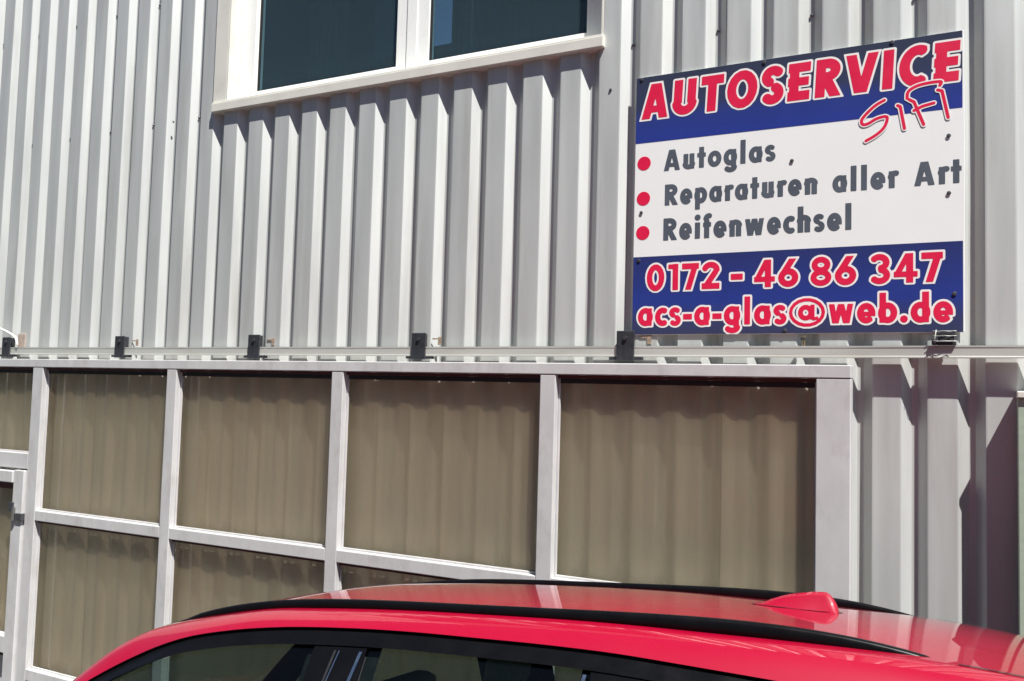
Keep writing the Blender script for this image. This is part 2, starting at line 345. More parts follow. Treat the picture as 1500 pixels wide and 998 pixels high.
# ------------------------------------------------------------------ sign with its lettering
SX0, SX1, SZ0, SZ1, SY = 2.683, 4.072, .302, 1.522, -.0085
sign = empty('company_sign', (SX0, SY, H+SZ0), 'rectangular white and blue board with red AUTOSERVICE headline, screwed to the metal wall', 'sign')
box('board', SX0, SX1, SY, SY+.006, SZ0, SZ1, M_signback, sign, .0015)
G = .0022
class Glyphs:
    """signed distance of thick strokes; negative inside"""
    def __init__(s, x0, x1, z0, z1):
        s.x = np.arange(x0, x1, G); s.z = np.arange(z0, z1, G); s.X, s.Z = np.meshgrid(s.x, s.z); s.d = np.full(s.X.shape, 9.)
    def put(s, strokes, ox, oz, sc, cw, t, slant=0):
        """strokes in cell units (cap height 1); sc metres per unit, cw width factor, t stroke thickness in units"""
        i0, i1 = np.searchsorted(s.x, ox-.08), np.searchsorted(s.x, ox+1.2*cw*sc+.08)
        X = (s.X[:, i0:i1]-ox)/sc; Z = (s.Z[:, i0:i1]-oz)/sc; X = X-slant*Z
        d = np.full(X.shape, 9.)
        def seg(a, b, tt, cap=False):
            ax, az, bx, bz = a[0], a[1], b[0], b[1]
            L_ = math.hypot(bx-ax, bz-az) or 1e-6; ux, uz = (bx-ax)/L_, (bz-az)/L_
            u = (X-ax)*ux+(Z-az)*uz; v = -(X-ax)*uz+(Z-az)*ux
            qu = np.abs(u-L_/2)-L_/2; qv = np.abs(v)-tt/2
            return np.hypot(np.maximum(qu, 0), np.maximum(qv, 0))+np.minimum(np.maximum(qu, qv), 0)
        for st in strokes:
            k = st[0]; tt = t
            if k == 'l':       # polyline, butt ends
                pts = [(p[0]*cw, p[1]) for p in st[1]]
                if len(st) > 2: tt = t*st[2]
                e = np.full(X.shape, 9.)
                for a, b in zip(pts, pts[1:]): e = np.minimum(e, seg(a, b, tt))
                for p in pts[1:-1]: e = np.minimum(e, np.hypot(X-p[0], Z-p[1])-tt/2)
            elif k == 'c':     # polyline clipped to the band between two heights: flat ends on slanted strokes
                pts = [(p[0]*cw, p[1]) for p in st[1]]
                if len(st) > 3: tt = t*st[3]
                e = np.full(X.shape, 9.)
                for a, b in zip(pts, pts[1:]): e = np.minimum(e, seg(a, b, tt))
                for p in pts[1:-1]: e = np.minimum(e, np.hypot(X-p[0], Z-p[1])-tt/2)
                lo, hi = st[2]; e = np.maximum(e, np.maximum(lo-Z, Z-hi))
            elif k == 'e':     # elliptical arc given by its outer box
                x0, z0, x1, z1, a0, a1 = st[1]; x0 *= cw; x1 *= cw
                if len(st) > 2: tt = t*st[2]
                cx, cz, rx, rz = (x0+x1)/2, (z0+z1)/2, (x1-x0)/2-tt/2, (z1-z0)/2-tt/2
                n = 18; pts = [(cx+rx*math.cos(math.radians(a0+(a1-a0)*q/n)), cz+rz*math.sin(math.radians(a0+(a1-a0)*q/n))) for q in range(n+1)]
                e = np.full(X.shape, 9.)
                for a, b in zip(pts, pts[1:]): e = np.minimum(e, seg(a, b, tt))
                for p in (pts if abs(a1-a0) >= 360 else pts[1:-1]): e = np.minimum(e, np.hypot(X-p[0], Z-p[1])-tt/2)
            elif k == 'd':
                x, z, r = st[1]; e = np.hypot(X-x*cw, Z-z)-r
            d = np.minimum(d, e)
        s.d[:, i0:i1] = np.minimum(s.d[:, i0:i1], d*sc)
def S(*a): return list(a)
T_ = .24; h_ = T_/2
XH = .72                      # x-height
def caps(t):
    h = t/2
    return {
    'A': (1.0, [('c', [(.04+h*.9, -.1), (.5, 1.12)], (0, 1)), ('c', [(.5, 1.12), (.96-h*.9, -.1)], (0, 1)), ('l', [(.25, .27), (.75, .27)], .8)]),
    'U': (.88, [('l', [(h/.62, 1), (h/.62, .34)]), ('l', [(.88-h/.62, 1), (.88-h/.62, .34)]), ('e', (0, 0, .88, .72, 180, 360))]),
    'T': (.78, [('l', [(0, 1-h), (.78, 1-h)]), ('l', [(.39, 1), (.39, 0)])]),
    'O': (1.02, [('e', (0, -.02, 1.02, 1.02, 0, 360))]),
    'S': (.74, [('e', (0, .44, .74, 1.02, 30, 250)), ('e', (0, -.02, .74, .57, -150, 75))]),
    'E': (.70, [('l', [(h/.62, 0), (h/.62, 1)]), ('l', [(0, 1-h), (.70, 1-h)]), ('l', [(0, .5), (.66, .5)], .9), ('l', [(0, h), (.70, h)])]),
    'R': (.84, [('l', [(h/.62, 0), (h/.62, 1)]), ('l', [(.1, 1-h), (.42, 1-h)]), ('l', [(.1, .43+h*.8), (.42, .43+h*.8)]), ('e', (.02, .43-.02, .80, 1, -90, 90)), ('c', [(.36, .5), (.86-h, -.1)], (0, .6))]),
    'V': (.94, [('c', [(h*.9, 1.1), (.47, -.12)], (0, 1)), ('c', [(.47, -.12), (.94-h*.9, 1.1)], (0, 1))]),
    'I': (.38, [('l', [(.19, 0), (.19, 1)])]),
    'C': (.86, [('e', (0, -.02, 1.06, 1.02, 62, 298))]),
    }
def low(t):
    h = t/2; x = XH; w = h/.62
    bowl = ('e', (0, -.02, .74, x+.02, 0, 360))
    return {
    'a': (.74, [bowl, ('l', [(.74-w, 0), (.74-w, x)])]),
    'b': (.74, [bowl, ('l', [(w, 0), (w, 1.1)])]),
    'c': (.58, [('e', (0, -.02, .74, x+.02, 55, 305))]),
    'd': (.74, [bowl, ('l', [(.74-w, 0), (.74-w, 1.1)])]),
    'e': (.72, [('e', (0, -.02, .72, x+.02, 0, 318)), ('l', [(.08, x*.46), (.72, x*.46)], .72)]),
    'f': (.46, [('l', [(.2, 0), (.2, .82)]), ('e', (.2-w, .6, .62, 1.1, 75, 180)), ('l', [(0, x-h), (.44, x-h)], .85)]),
    'g': (.74, [bowl, ('l', [(.74-w, -.08), (.74-w, x)]), ('e', (.02, -.34, .74, .16, 205, 360))]),
    'h': (.72, [('l', [(w, 0), (w, 1.1)]), ('e', (0, .2, .72, x+.02, 0, 180)), ('l', [(.72-w, 0), (.72-w, .47)])]),
    'i': (.4, [('l', [(.2, 0), (.2, x)]), ('d', (.2, x+.22, h*1.15))]),
    'l': (.4, [('l', [(.2, 0), (.2, 1.1)])]),
    'n': (.72, [('l', [(w, 0), (w, x)]), ('e', (0, .2, .72, x+.02, 0, 180)), ('l', [(.72-w, 0), (.72-w, .47)])]),
    'o': (.76, [('e', (0, -.02, .76, x+.02, 0, 360))]),
    'p': (.74, [bowl, ('l', [(w, -.3), (w, x)])]),
    'r': (.48, [('l', [(w, 0), (w, x)]), ('e', (0, .2, .72, x+.02, 75, 180))]),
    's': (.56, [('e', (0, .30, .56, x+.02, 35, 250), .88), ('e', (0, -.02, .56, .44, -145, 70), .88)]),
    't': (.48, [('l', [(.24, 0), (.24, .98)]), ('l', [(0, x-h), (.48, x-h)], .85)]),
    'u': (.72, [('l', [(w, x), (w, .25)]), ('e', (0, -.02, .72, .52, 180, 360)), ('l', [(.72-w, 0), (.72-w, x)])]),
    'w': (1.08, [('c', [(w*.8, x+.1), (.32, -.08)], (0, x), .88), ('c', [(.32, -.08), (.54, x+.05)], (0, x), .88), ('c', [(.54, x+.05), (.76, -.08)], (0, x), .88), ('c', [(.76, -.08), (1.08-w*.8, x+.1)], (0, x), .88)]),
    '-': (.42, [('l', [(0, x*.48), (.42, x*.48)])]),
    '.': (.3, [('d', (.15, h*1.1, h*1.15))]),
    '@': (1.5, [('e', (0, -.12, 1.5, .98, -60, 300), .55), ('e', (.38, .12, 1.02, .72, 0, 360), .8), ('l', [(.98, .15), (.98, .72)], .7), ('l', [(.98, .16), (1.22, .22)], .5)]),
    }
def digits(t):
    h = t/2; w = h/.62
    return {
    '0': (.80, [('e', (0, -.02, .80, 1.02, 0, 360))]),
    '1': (.52, [('l', [(.36, 0), (.36, 1)]), ('l', [(.04, 1-h*.9), (.4, 1-h*.9)], .8)]),
    '7': (.74, [('l', [(0, 1-h), (.74, 1-h)]), ('c', [(.62, 1.05), (.24, -.1)], (0, 1))]),
    '2': (.76, [('e', (0, .42, .76, 1.02, -10, 170)), ('c', [(.60, .66), (.14, .06)], (0, .9)), ('l', [(0, h), (.76, h)])]),
    '4': (.84, [('l', [(.56, 0), (.56, 1)]), ('c', [(.56, 1.06), (.10, .26)], (.2, 1), .85), ('l', [(0, .29), (.84, .29)], .85)]),
    '6': (.80, [('e', (0, -.02, .80, .66, 0, 360)), ('c', [(.64, 1.1), (.14, .38)], (.3, 1))]),
    '8': (.80, [('e', (.04, .44, .76, 1.02, 0, 360), .92), ('e', (0, -.02, .80, .58, 0, 360), .92)]),
    '3': (.76, [('e', (0, .42, .74, 1.02, -88, 150), .95), ('e', (0, -.02, .76, .58, -150, 88), .95)]),
    '-': (.5, [('l', [(0, .42), (.5, .42)])]),
    }
def text(gl, s, x0, x1, z, hgt, t, font, gap=.16, space=.42, slant=0):
    f = font(t); tot = 0
    for ch in s: tot += space if ch == ' ' else f[ch][0]+gap
    tot -= gap; cw = (x1-x0)/hgt/tot      # width factor that makes the line end where it should
    x = x0
    for ch in s:
        if ch == ' ': x += space*cw*hgt; continue
        gl.put(f[ch][1], x, z, hgt, cw, t, slant); x += (f[ch][0]+gap)*cw*hgt
def mixfont(t):
    f = low(t); f.update({k: v for k, v in caps(t).items() if k in 'AR'}); return f
def contour(d, xs, zs, level, y):
    """polygons of the region d<level on the grid: merged runs of full cells plus clipped border cells"""
    ins = d < level; full = ins[:-1, :-1] & ins[1:, :-1] & ins[:-1, 1:] & ins[1:, 1:]
    anyc = ins[:-1, :-1] | ins[1:, :-1] | ins[:-1, 1:] | ins[1:, 1:]
    V = []; F = []
    for j in range(full.shape[0]):
        row = full[j]
        if row.any():
            e = np.flatnonzero(np.diff(np.concatenate(([0], row.astype(np.int8), [0]))))
            for a, b in zip(e[::2], e[1::2]):
                k = len(V); V += [(xs[a], y, zs[j]), (xs[b], y, zs[j]), (xs[b], y, zs[j+1]), (xs[a], y, zs[j+1])]; F.append((k, k+1, k+2, k+3))
    for j, i in zip(*np.nonzero(anyc & ~full)):
        q = [(i, j), (i+1, j), (i+1, j+1), (i, j+1)]; pl = []
        for a, b in zip(q, q[1:]+q[:1]):
            da, db = d[a[1], a[0]]-level, d[b[1], b[0]]-level
            pa = (xs[a[0]], zs[a[1]]); pb = (xs[b[0]], zs[b[1]])
            if da < 0: pl.append(pa)
            if (da < 0) != (db < 0):
                t = da/(da-db); pl.append((pa[0]+(pb[0]-pa[0])*t, pa[1]+(pb[1]-pa[1])*t))
        if len(pl) >= 3:
            k = len(V); V += [(p[0], y, p[1]) for p in pl]; F.append(tuple(range(k, k+len(pl))))
    return V, F
def print_layer(name, gl, level, y, m):
    V, F = contour(gl.d, gl.x, gl.z, level, y)
    V = [(float(a), b, float(c)+H) for a, b, c in V]
    me = bpy.data.meshes.new(name); me.from_pydata([tuple(Vector(v)-ORG[sign.name]) for v in V], [], F); me.materials.append(m)
    o = bpy.data.objects.new(name, me); C.objects.link(o); o.parent = sign; ORG[o.name] = ORG[sign.name]; return o
def sheet(name, x0, x1, z0, z1, y, m):
    return link(name, [(x0, y, z0+H), (x1, y, z0+H), (x1, y, z1+H), (x0, y, z1+H)], [(0, 1, 2, 3)], m, sign)
sheet('blue_band', SX0+.001, SX1-.006, 1.205, SZ1-.001, SY-.0006, M_band)
sheet('blue_band', SX0+.001, SX1-.006, SZ0+.001, .666, SY-.0006, M_band)
g1 = Glyphs(SX0, SX1, 1.10, SZ1); text(g1, 'AUTOSERVICE', 2.708, 4.052, 1.318, .165, .245, caps, gap=.13, slant=.05)
print_layer('headline_outline', g1, .0088, SY-.0012, M_outline); print_layer('headline_lettering', g1, 0, SY-.0018, M_red)
g2 = Glyphs(3.6, SX1, 1.05, 1.35)      # the hand-written second line
def script(gl, strokes, t):
    for pts in strokes:
        for a, b in zip(pts, pts[1:]):
            L_ = math.hypot(b[0]-a[0], b[1]-a[1]); ux, uz = (b[0]-a[0])/L_, (b[1]-a[1])/L_
            u = np.clip((gl.X-a[0])*ux+(gl.Z-a[1])*uz, 0, L_)
            gl.d = np.minimum(gl.d, np.hypot(gl.X-a[0]-u*ux, gl.Z-a[1]-u*uz)-t)
def smoothp(p, n=4):
    out = []
    for i in range(len(p)-1):
        p0, p1, p2, p3 = p[max(i-1, 0)], p[i], p[i+1], p[min(i+2, len(p)-1)]
        for k in range(n):
            t = k/n; out.append(tuple(.5*(2*p1[c]+(p2[c]-p0[c])*t+(2*p0[c]-5*p1[c]+4*p2[c]-p3[c])*t*t+(3*p1[c]-p0[c]-3*p2[c]+p3[c])*t**3) for c in (0, 1)))
    return out+[p[-1]]
script(g2, [smoothp([(3.775, 1.272), (3.735, 1.250), (3.69, 1.205), (3.690, 1.180), (3.712, 1.180), (3.747, 1.198), (3.785, 1.200), (3.776, 1.160), (3.745, 1.130), (3.704, 1.108)]),
            [(3.826, 1.243), (3.836, 1.237), (3.852, 1.144)], [(3.870, 1.262), (3.888, 1.250), (3.924, 1.152)],
            smoothp([(3.862, 1.268), (3.868, 1.298), (3.91, 1.318), (3.984, 1.322), (3.984, 1.306)]), [(3.888, 1.214), (3.92, 1.228), (3.962, 1.236)],
            [(3.976, 1.288), (3.992, 1.282), (4.014, 1.170)]], .0062)
print_layer('script_outline', g2, .0048, SY-.0021, M_outline); print_layer('script_lettering', g2, 0, SY-.0024, M_red)
g3 = Glyphs(2.79, SX1, .66, 1.19)
text(g3, 'Autoglas', 2.822, 3.333, 1.062, .098, .235, mixfont, gap=.11)
text(g3, 'Reparaturen aller Art', 2.828, 4.062, .900, .098, .235, mixfont, gap=.11, space=.62)
text(g3, 'Reifenwechsel', 2.824, 3.652, .737, .103, .235, mixfont, gap=.11)
print_layer('service_lettering', g3, 0, SY-.0006, M_grey)
for z in (1.108, .941, .779):
    V_, F_ = cyl_mesh('y', .033, -.0006, 24, (2.728, SY-.0002, z+H)); link('bullet_dot', V_, F_, M_red, sign)
g4 = Glyphs(SX0, SX1, .302, .665)
text(g4, '0172 - 46 86 347', 2.752, 3.994, .506, .120, .22, digits, gap=.13, space=.34)
text(g4, 'acs-a-glas@web.de', 2.712, 4.030, .344, .112, .225, low, gap=.10)
print_layer('contact_outline', g4, .0085, SY-.0012, M_outline); print_layer('contact_lettering', g4, 0, SY-.0018, M_red)
Vd, Fd = cyl_mesh('y', .0085, -.002, 12, dome=1)
for x, z in ((2.709, 1.512), (4.016, 1.095), (4.016, .861), (2.719, .874), (2.712, .649), (3.403, 1.053), (4.035, .455), (3.38, .316), (3.805, 1.514), (3.28, 1.508)):
    link('screw', [(v[0]+x, v[1]+SY-.003, v[2]+z+H) for v in Vd], Fd, M_screw, sign)

# ------------------------------------------------------------------ sliding rail with brackets
rail = empty('sliding_gate_rail', (1, -.035, H+.22), 'long straight steel rail running across the wall above the framed gate', 'rail')
V = []; F = []
prof = [(-.050, .198), (-.050, .204), (-.0485, .206), (-.0485, .238), (-.050, .240), (-.050, .247), (-.022, .247), (-.022, .198)]
xs_ = [-4.2+.6*i for i in range(18)]
for x in xs_:
    for y, z in prof: V.append((x, y, z+H+.0008*math.sin(x*3)))
np_ = len(prof)
for k in range(len(xs_)-1):
    for i in range(np_): j = (i+1) % np_; F.append((k*np_+i, k*np_+j, (k+1)*np_+j, (k+1)*np_+i))
F += [tuple(range(np_)), tuple((len(xs_)-1)*np_+i for i in range(np_))]
link('rail_channel', V, F, M_rail, rail, bevel=0)
for k, x in enumerate((-1.93, -.762, .383, 1.528, 2.672)):
    bx = x
    b = empty('rail_bracket', (bx, -.03, H+.2),
              {-1.93: 'black rail bracket at the far left edge beside the rope loop', -.762: 'black rail bracket above the second gate pane from the left', .383: 'black rail bracket with rust beside it, below the left part of the window',
               1.528: 'black rail bracket in the middle of the rail, above the third wide pane', 2.672: 'black rail bracket just left of the lower corner of the sign'}.get(x, 'black rail bracket half hidden behind the lower edge of the sign' if x < 4 else 'black rail bracket at the right beyond the sign'), 'bracket', 'black brackets holding the sliding rail')
    boxes('hanger_block', [(bx-.045, bx+.042, -.060, -.0505, .180, .318), (bx-.045, bx+.018, -.0500, -.003, .2485, .316)], M_black, b, .003)
    boxes('foot', [(bx-.085, bx+.075, -.0500, -.020, .184, .1970)], M_black, b, .002)
    V_, F_ = cyl_mesh('y', .011, -.006, 6, (bx, -.062, .285+H)); link('bolt', V_, F_, M_screw, b)
    boxes('wall_lug', [(bx+.085, bx+.105, -.006, -.0015, .258, .30), (bx+.05, bx+.0845, -.006, -.0015, .287, .294)], M_rust, b, .001)
# wire clamp by the right end of the sign
cl = empty('wire_clamp', (4.0, -.06, H+.25), 'small black clamp wrapped in pale wire, under the right corner of the sign', 'clamp')
boxes('clamp_block', [(3.972, 4.042, -.060, -.030, .2485, .262), (3.978, 4.036, -.066, -.030, .2665, .282), (3.976, 4.040, -.062, -.030, .2865, .301), (3.955, 3.9715, -.064, -.030, .2490, .27)], M_black, cl, .002)
for z in (.264, .284, .3025):
    tube('wire', [(3.96+.012*i, -.071+.004*math.sin(i*1.3), z+.001*math.cos(i*2)) for i in range(8)], .0014, M_rail, cl, 6)
tube('wire', [(3.969, -.07, .245), (3.967, -.069, .275), (3.972, -.068, .308)], .0014, M_rail, cl, 6)
bt = empty('threaded_stud', (3.459, -.04, H+.25), 'short brass stud standing on the rail under the middle of the sign', 'stud')
V_, F_ = cyl_mesh('z', .007, .042, 10, (3.463, -.036, .2475+H)); link('shank', V_, F_, mat('brass', (.65, .5, .28), .35, 1, noise=.1, nscale=60), bt, smooth=False)
V_, F_ = cyl_mesh('z', .013, .011, 6, (3.463, -.036, .272+H)); link('nut', V_, F_, M_screw, bt)
# rope loop at the left end
lp = empty('rope_loop', (-1.95, -.05, H+.3), 'pale rope hanging in an arc over the rail at the left edge', 'rope')
tube('rope', smoothp([(-2.20, .388), (-2.10, .395), (-2.0, .375), (-1.90, .345), (-1.83, .310), (-1.812, .262)], 4) and [(a, -.056, b) for a, b in smoothp([(-2.20, .388), (-2.10, .395), (-2.0, .375), (-1.90, .345), (-1.83, .310), (-1.812, .262)], 4)], .008, M_outline, lp, 8)
box('rust_plate', -1.878, -1.80, -.010, -.0015, .249, .345, mat('faded rust plate', (.42, .34, .29), .7, noise=.2, nscale=30, dirt=(.25, .15, .1), dscale=25, damt=.6), lp, .002)

# ------------------------------------------------------------------ framed sliding gate with dusty panes
gate = empty('framed_gate', (1, -.07, 0), 'wide sliding gate of pale steel frames filled with dusty brown panes, under the rail', 'gate')
YD, YB, YP = -.10, -.040, -.050        # front face, back face, pane
GB = -2.58
HT, HB = .165, .110
cols = [-3.96, -2.70, -1.425, -.170, 1.072, 2.3225, 3.593]     # post centres
def post(x0, x1, z0=GB, z1=HB-.0005): return box('post', x0, x1, YD, YB, z0, z1, M_door, gate, .004)
box('header', -4.02, 3.661, YD-.002, YB, HB, HT, M_door, gate, .004)
box('header_light_stop', -4.02, 3.655, YB+.0005, -.008, HB+.02, HT-.003, M_door, gate, .002)  # added out of sight to keep sunlight from leaking behind the gate
post(3.524, 3.660)
P_ = [(-2.775, -2.695), (-1.555, -1.450), (-.271, -.189), (.998, 1.076), (2.258, 2.339)]
for a, b in P_: post(a, b)
post(-4.02, -3.93)
bays = [(-3.93, -2.775), (-2.695, -1.555), (-1.450, -.271), (-.189, .998), (1.076, 2.258), (2.339, 3.524)]
rows = [(HB, -.840), (-.907, -1.872), (-1.945, -2.50)]
def pane_sheet(a, b, z0, z1, parent):
    # thin dusty sheet with shallow soft folds, same pitch as the wall
    V, F = [], []
    key = ((0, 0), (.045, 0), (.062, .0048), (.08, .0095), (.10, .0095), (.12, .0068), (.14, .0095), (.155, .0095), (.173, .0048), (.192, 0))
    xs = sorted({a, b}.union(round(n*P-.018+k, 5) for n in range(-21, 20) for k, _ in key if a < n*P-.018+k < b))
    kx = [n*P-.018+k for n in range(-22, 21) for k, _ in key]; ky = [d for n in range(-22, 21) for _, d in key]
    for x in xs:
        d = float(np.interp(x, kx, ky))*min(1, (x-a)/.03, (b-x)/.03)
        for j in range(5): V.append((x, YP+d+.0015*math.sin(math.pi*(x-a)/(b-a))*math.sin(math.pi*j/4), z0+(z1-z0)*j/4+H))
    F = [(i*5+j, i*5+j+1, (i+1)*5+j+1, (i+1)*5+j) for i in range(len(xs)-1) for j in range(4)]
    return link('pane', V, F, M_pane, parent, smooth=True)
def pane(a, b, z0, z1):
    pane_sheet(a+.002, b-.002, z0+.002, z1-.002, gate)
    boxes('gasket_shade_strip', [(a+.001, b-.001, YP-.022, YP-.003, z1-.016, z1-.001)], M_red_shade, gate, 0)  # red bounce light at the pane top, built in as a dark red strip
    if z1 > 0: boxes('rubber_shade_strip', [(a+.011, b-.011, YP-.014, YP-.003, z1-.040, z1-.0165)], M_rubber, gate, 0)  # black rubber band that also carries the shade below the header
    boxes('glazing_bead', [(a+.001, a+.010, YP-.014, YP-.003, z0+.001, z1-.019), (b-.010, b-.001, YP-.014, YP-.003, z0+.001, z1-.019), (a+.011, b-.011, YP-.014, YP-.003, z0+.001, z0+.010)], M_door, gate, .001)
for i, (a, b) in enumerate(bays):
    if i == 1:
        # bay above the wicket door
        box('cross_rail', a, b, YD+.001, YB, -.575, -.470, M_door, gate, .004)
        pane(a, b, -.470, HB); continue
    for k, (zt, zb) in enumerate(rows):
        pane(a, b, zb, zt)
        if k < 2: box('cross_rail', a, b, YD+.001, YB, rows[k+1][0], zb, M_door, gate, .004)
    box('cross_rail', a, b, YD+.001, YB, GB, rows[2][1], M_door, gate, .004)
# wicket door let into the second bay
wk = empty('wicket_door', (-2.1, -.1, H-2.56), 'narrow pale steel door with brown pane let into the left end of the gate', 'door')
wa, wb = -2.690, -1.562
YW = YD-.018
box('stile', wb-.105, wb, YW, YB, GB+.02, -.585, M_door, wk, .004)
box('stile', wa, wa+.10, YW, YB, GB+.02, -.585, M_door, wk, .004)
box('top_rail', wa+.1005, wb-.1055, YW-.010, YB, -.672, -.592, M_door, wk, .006)
box('middle_rail', wa+.1005, wb-.1055, YW+.003, YB, -1.80, -1.69, M_door, wk, .004)
box('bottom_rail', wa+.1005, wb-.1055, YW+.003, YB, GB+.02, GB+.18, M_door, wk, .004)
box('rubber_strip', wa+.1005, wb-.1055, YW+.02, YP-.004, -1.822, -1.8015, M_rubber, wk, 0)
pane_sheet(wa+.101, wb-.106, -1.689, -.673, wk)
box('panel', wa+.101, wb-.106, YP-.002, YP+.002, GB+.181, -1.823, M_door, wk, 0)
box('gasket_shade_strip', wa+.101, wb-.106, YP-.030, YP-.003, -.72, -.673, M_red_shade, wk, 0)  # shade of the overhanging top rail, built in as a dark strip
hg = boxes('hinge', [(-1.690, -1.640, YW-.012, YW-.001, -.86, -.80), (-1.605, -1.545, YW-.014, YD-.003, -.915, -.868)], M_screw, wk, .003)
V_, F_ = cyl_mesh('z', .012, .085, 12, (-1.622, YW-.014, -.915+H)); link('hinge_pin', V_, F_, M_chrome, hg)

# ------------------------------------------------------------------ cabinet at the right
cab = empty('metal_cabinet', (4.8, -.12, 0), 'pale green metal cabinet at the right edge, throwing a dark slanted shadow on the wall', 'cabinet')
box('cabinet_body', 4.248, 5.35, -.122, -.004, -2.62, .045, M_green, cab, .004)
box('top_cap', 4.246, 5.36, -.134, -.003, .0455, .072, M_trim, cab, .004)
box('cabinet_door', 4.285, 5.31, -.131, -.1225, -2.55, .02, M_green, cab, .003)
for z in (-.52, -1.3, -2.1):
    boxes('louvre', [(4.35, 5.25, -.137, -.1315, z-.02*k-.01, z-.02*k) for k in range(5)], M_green, cab, .001)
box('cabinet_handle', 5.20, 5.23, -.16, -.1315, -1.35, -1.18, M_screw, cab, .003)

# ------------------------------------------------------------------ red car; local frame: s forward, w to its right (the wall side), h up from the rail tops
bs, bw, bh = Vector((-0.99268, -0.10171, -0.06515)), Vector((-0.09349, 0.98852, -0.11867)), Vector((-0.07648, 0.11171, 0.99079))
car = bpy.data.objects.new('parked_car', None); C.objects.link(car)
O_ = Vector((3.09, -1.6461, -.5414+H))
GH = -1.585                   # tyres touch here
base = O_+bh*GH
mw = Matrix((bs, -bw, bh)).transposed().to_4x4(); mw.translation = base; car.matrix_world = mw
car['label'] = 'bright red car with black roof rails parked in front of the gate'; car['category'] = 'car'
def cmesh(name, verts, faces, m, parent=None, smooth=True, bevel=0, sub=0, flip=True):
    me = bpy.data.meshes.new(name); me.from_pydata([(s, -w, h-GH) for s, w, h in verts], [], faces)
    bm = bmesh.new(); bm.from_mesh(me); bmesh.ops.remove_doubles(bm, verts=bm.verts, dist=1e-5); bmesh.ops.recalc_face_normals(bm, faces=bm.faces); bm.to_mesh(me); bm.free()
    me.materials.append(m)
    if smooth: me.polygons.foreach_set('use_smooth', [True]*len(me.polygons))
    o = bpy.data.objects.new(name, me); C.objects.link(o); o.parent = parent or car
    if bevel:
        b = o.modifiers.new('bevel', 'BEVEL'); b.width = bevel; b.segments = 2; b.limit_method = 'ANGLE'
    return o
def grid(fn, us, vs_):
    V = [fn(u, v) for u in us for v in vs_]; n = len(vs_)
    F = [(i*n+j, i*n+j+1, (i+1)*n+j+1, (i+1)*n+j) for i in range(len(us)-1) for j in range(n-1)]
    return V, F
def lin(a, b, n): return [a+(b-a)*i/n for i in range(n+1)]
def interp(tab):
    xs = np.array([p[0] for p in tab]); ys = np.array([p[1] for p in tab])
    m = np.gradient(ys, xs)
    def f(x):
        x = min(max(x, xs[0]), xs[-1]); i = min(max(int(np.searchsorted(xs, x))-1, 0), len(xs)-2)
        hh = xs[i+1]-xs[i]; t = (x-xs[i])/hh
        return float((2*t**3-3*t*t+1)*ys[i]+(t**3-2*t*t+t)*hh*m[i]+(-2*t**3+3*t*t)*ys[i+1]+(t**3-t*t)*hh*m[i+1])
    return f
def plan(s): return (1-.10*max(0, (s-.9)/1.35)**2.2-.07*max(0, (-s-.9)/.95)**2.2)
def bodyw(s, h):
    t = (h-(-.50))/(-1.40-(-.50)); return (.79+.10*math.sin(min(1, t*1.5)*math.pi/2)-.05*max(0, t-.6)**2*6)*plan(s)
def side_top(s): return -.50-max(0, s-1.40)*.22-max(0, -s-1.165)*.17
def rbox(name, s0, s1, w0, w1, h0, h1, lean, m, parent=None, bv=.04):
    V = [(s+(h-h0)*lean, w, h) for s in (s0, s1) for w in (w0, w1) for h in (h0, h1)]
    return cmesh(name, V, BF, m, parent, smooth=True, bevel=bv)
roofc = interp([(-1.42, -.125), (-1.2, -.074), (-1.0, -.042), (-.72, -.017), (-.5, -.004), (-.3, .006), (0, .011), (.3, .009), (.45, .004), (.6, -.004), (.78, -.030), (.9, -.052), (1.0, -.079), (1.085, -.122), (1.2, -.215), (1.32, -.318), (1.45, -.44)])
drip = interp([(-1.45, -.34), (-1.2, -.205), (-1.0, -.157), (-.8, -.124), (-.648, -.106), (-.598, -.101), (-.464, -.088), (-.321, -.075), (-.169, -.067), (0, -.062), (.163, -.058), (.345, -.059), (.539, -.068), (.676, -.083), (.815, -.109), (.96, -.160), (1.085, -.223), (1.2, -.295), (1.32, -.385), (1.45, -.50)])
WD = .56
def arch(s): return -.0975*(s+.033)**4+.003*s*s
def railw(s): return .47*(1-.0906*(s-.0456)**2)
def off(s): return 0 if s < .95 else .11*((s-.95)/.5)**1.3
def roofh(s, w): return roofc(s)-.003-.027*(w/.47)**2
def roof_pt(s, w):
    aw = abs(w)
    if aw <= .47: h = roofh(s, w)
    else:
        e = roofh(s, .47); t = (aw-.47)/(WD-.47); h = e+(drip(s)-e)*(.12*t+.88*t**2.2)
    return (s, math.copysign(aw+off(s), w) if aw > .3 else w, h)
wsl = lin(0, .40, 10)+[.44, .47, .48, .49, .50, .51, .52, .53, .538, .545, .551, .556, .56]
wall_ = [-w for w in reversed(wsl[1:])]+wsl
V, F = grid(roof_pt, lin(-1.40, .98, 60), wall_)
cmesh('roof', V, F, M_paint)
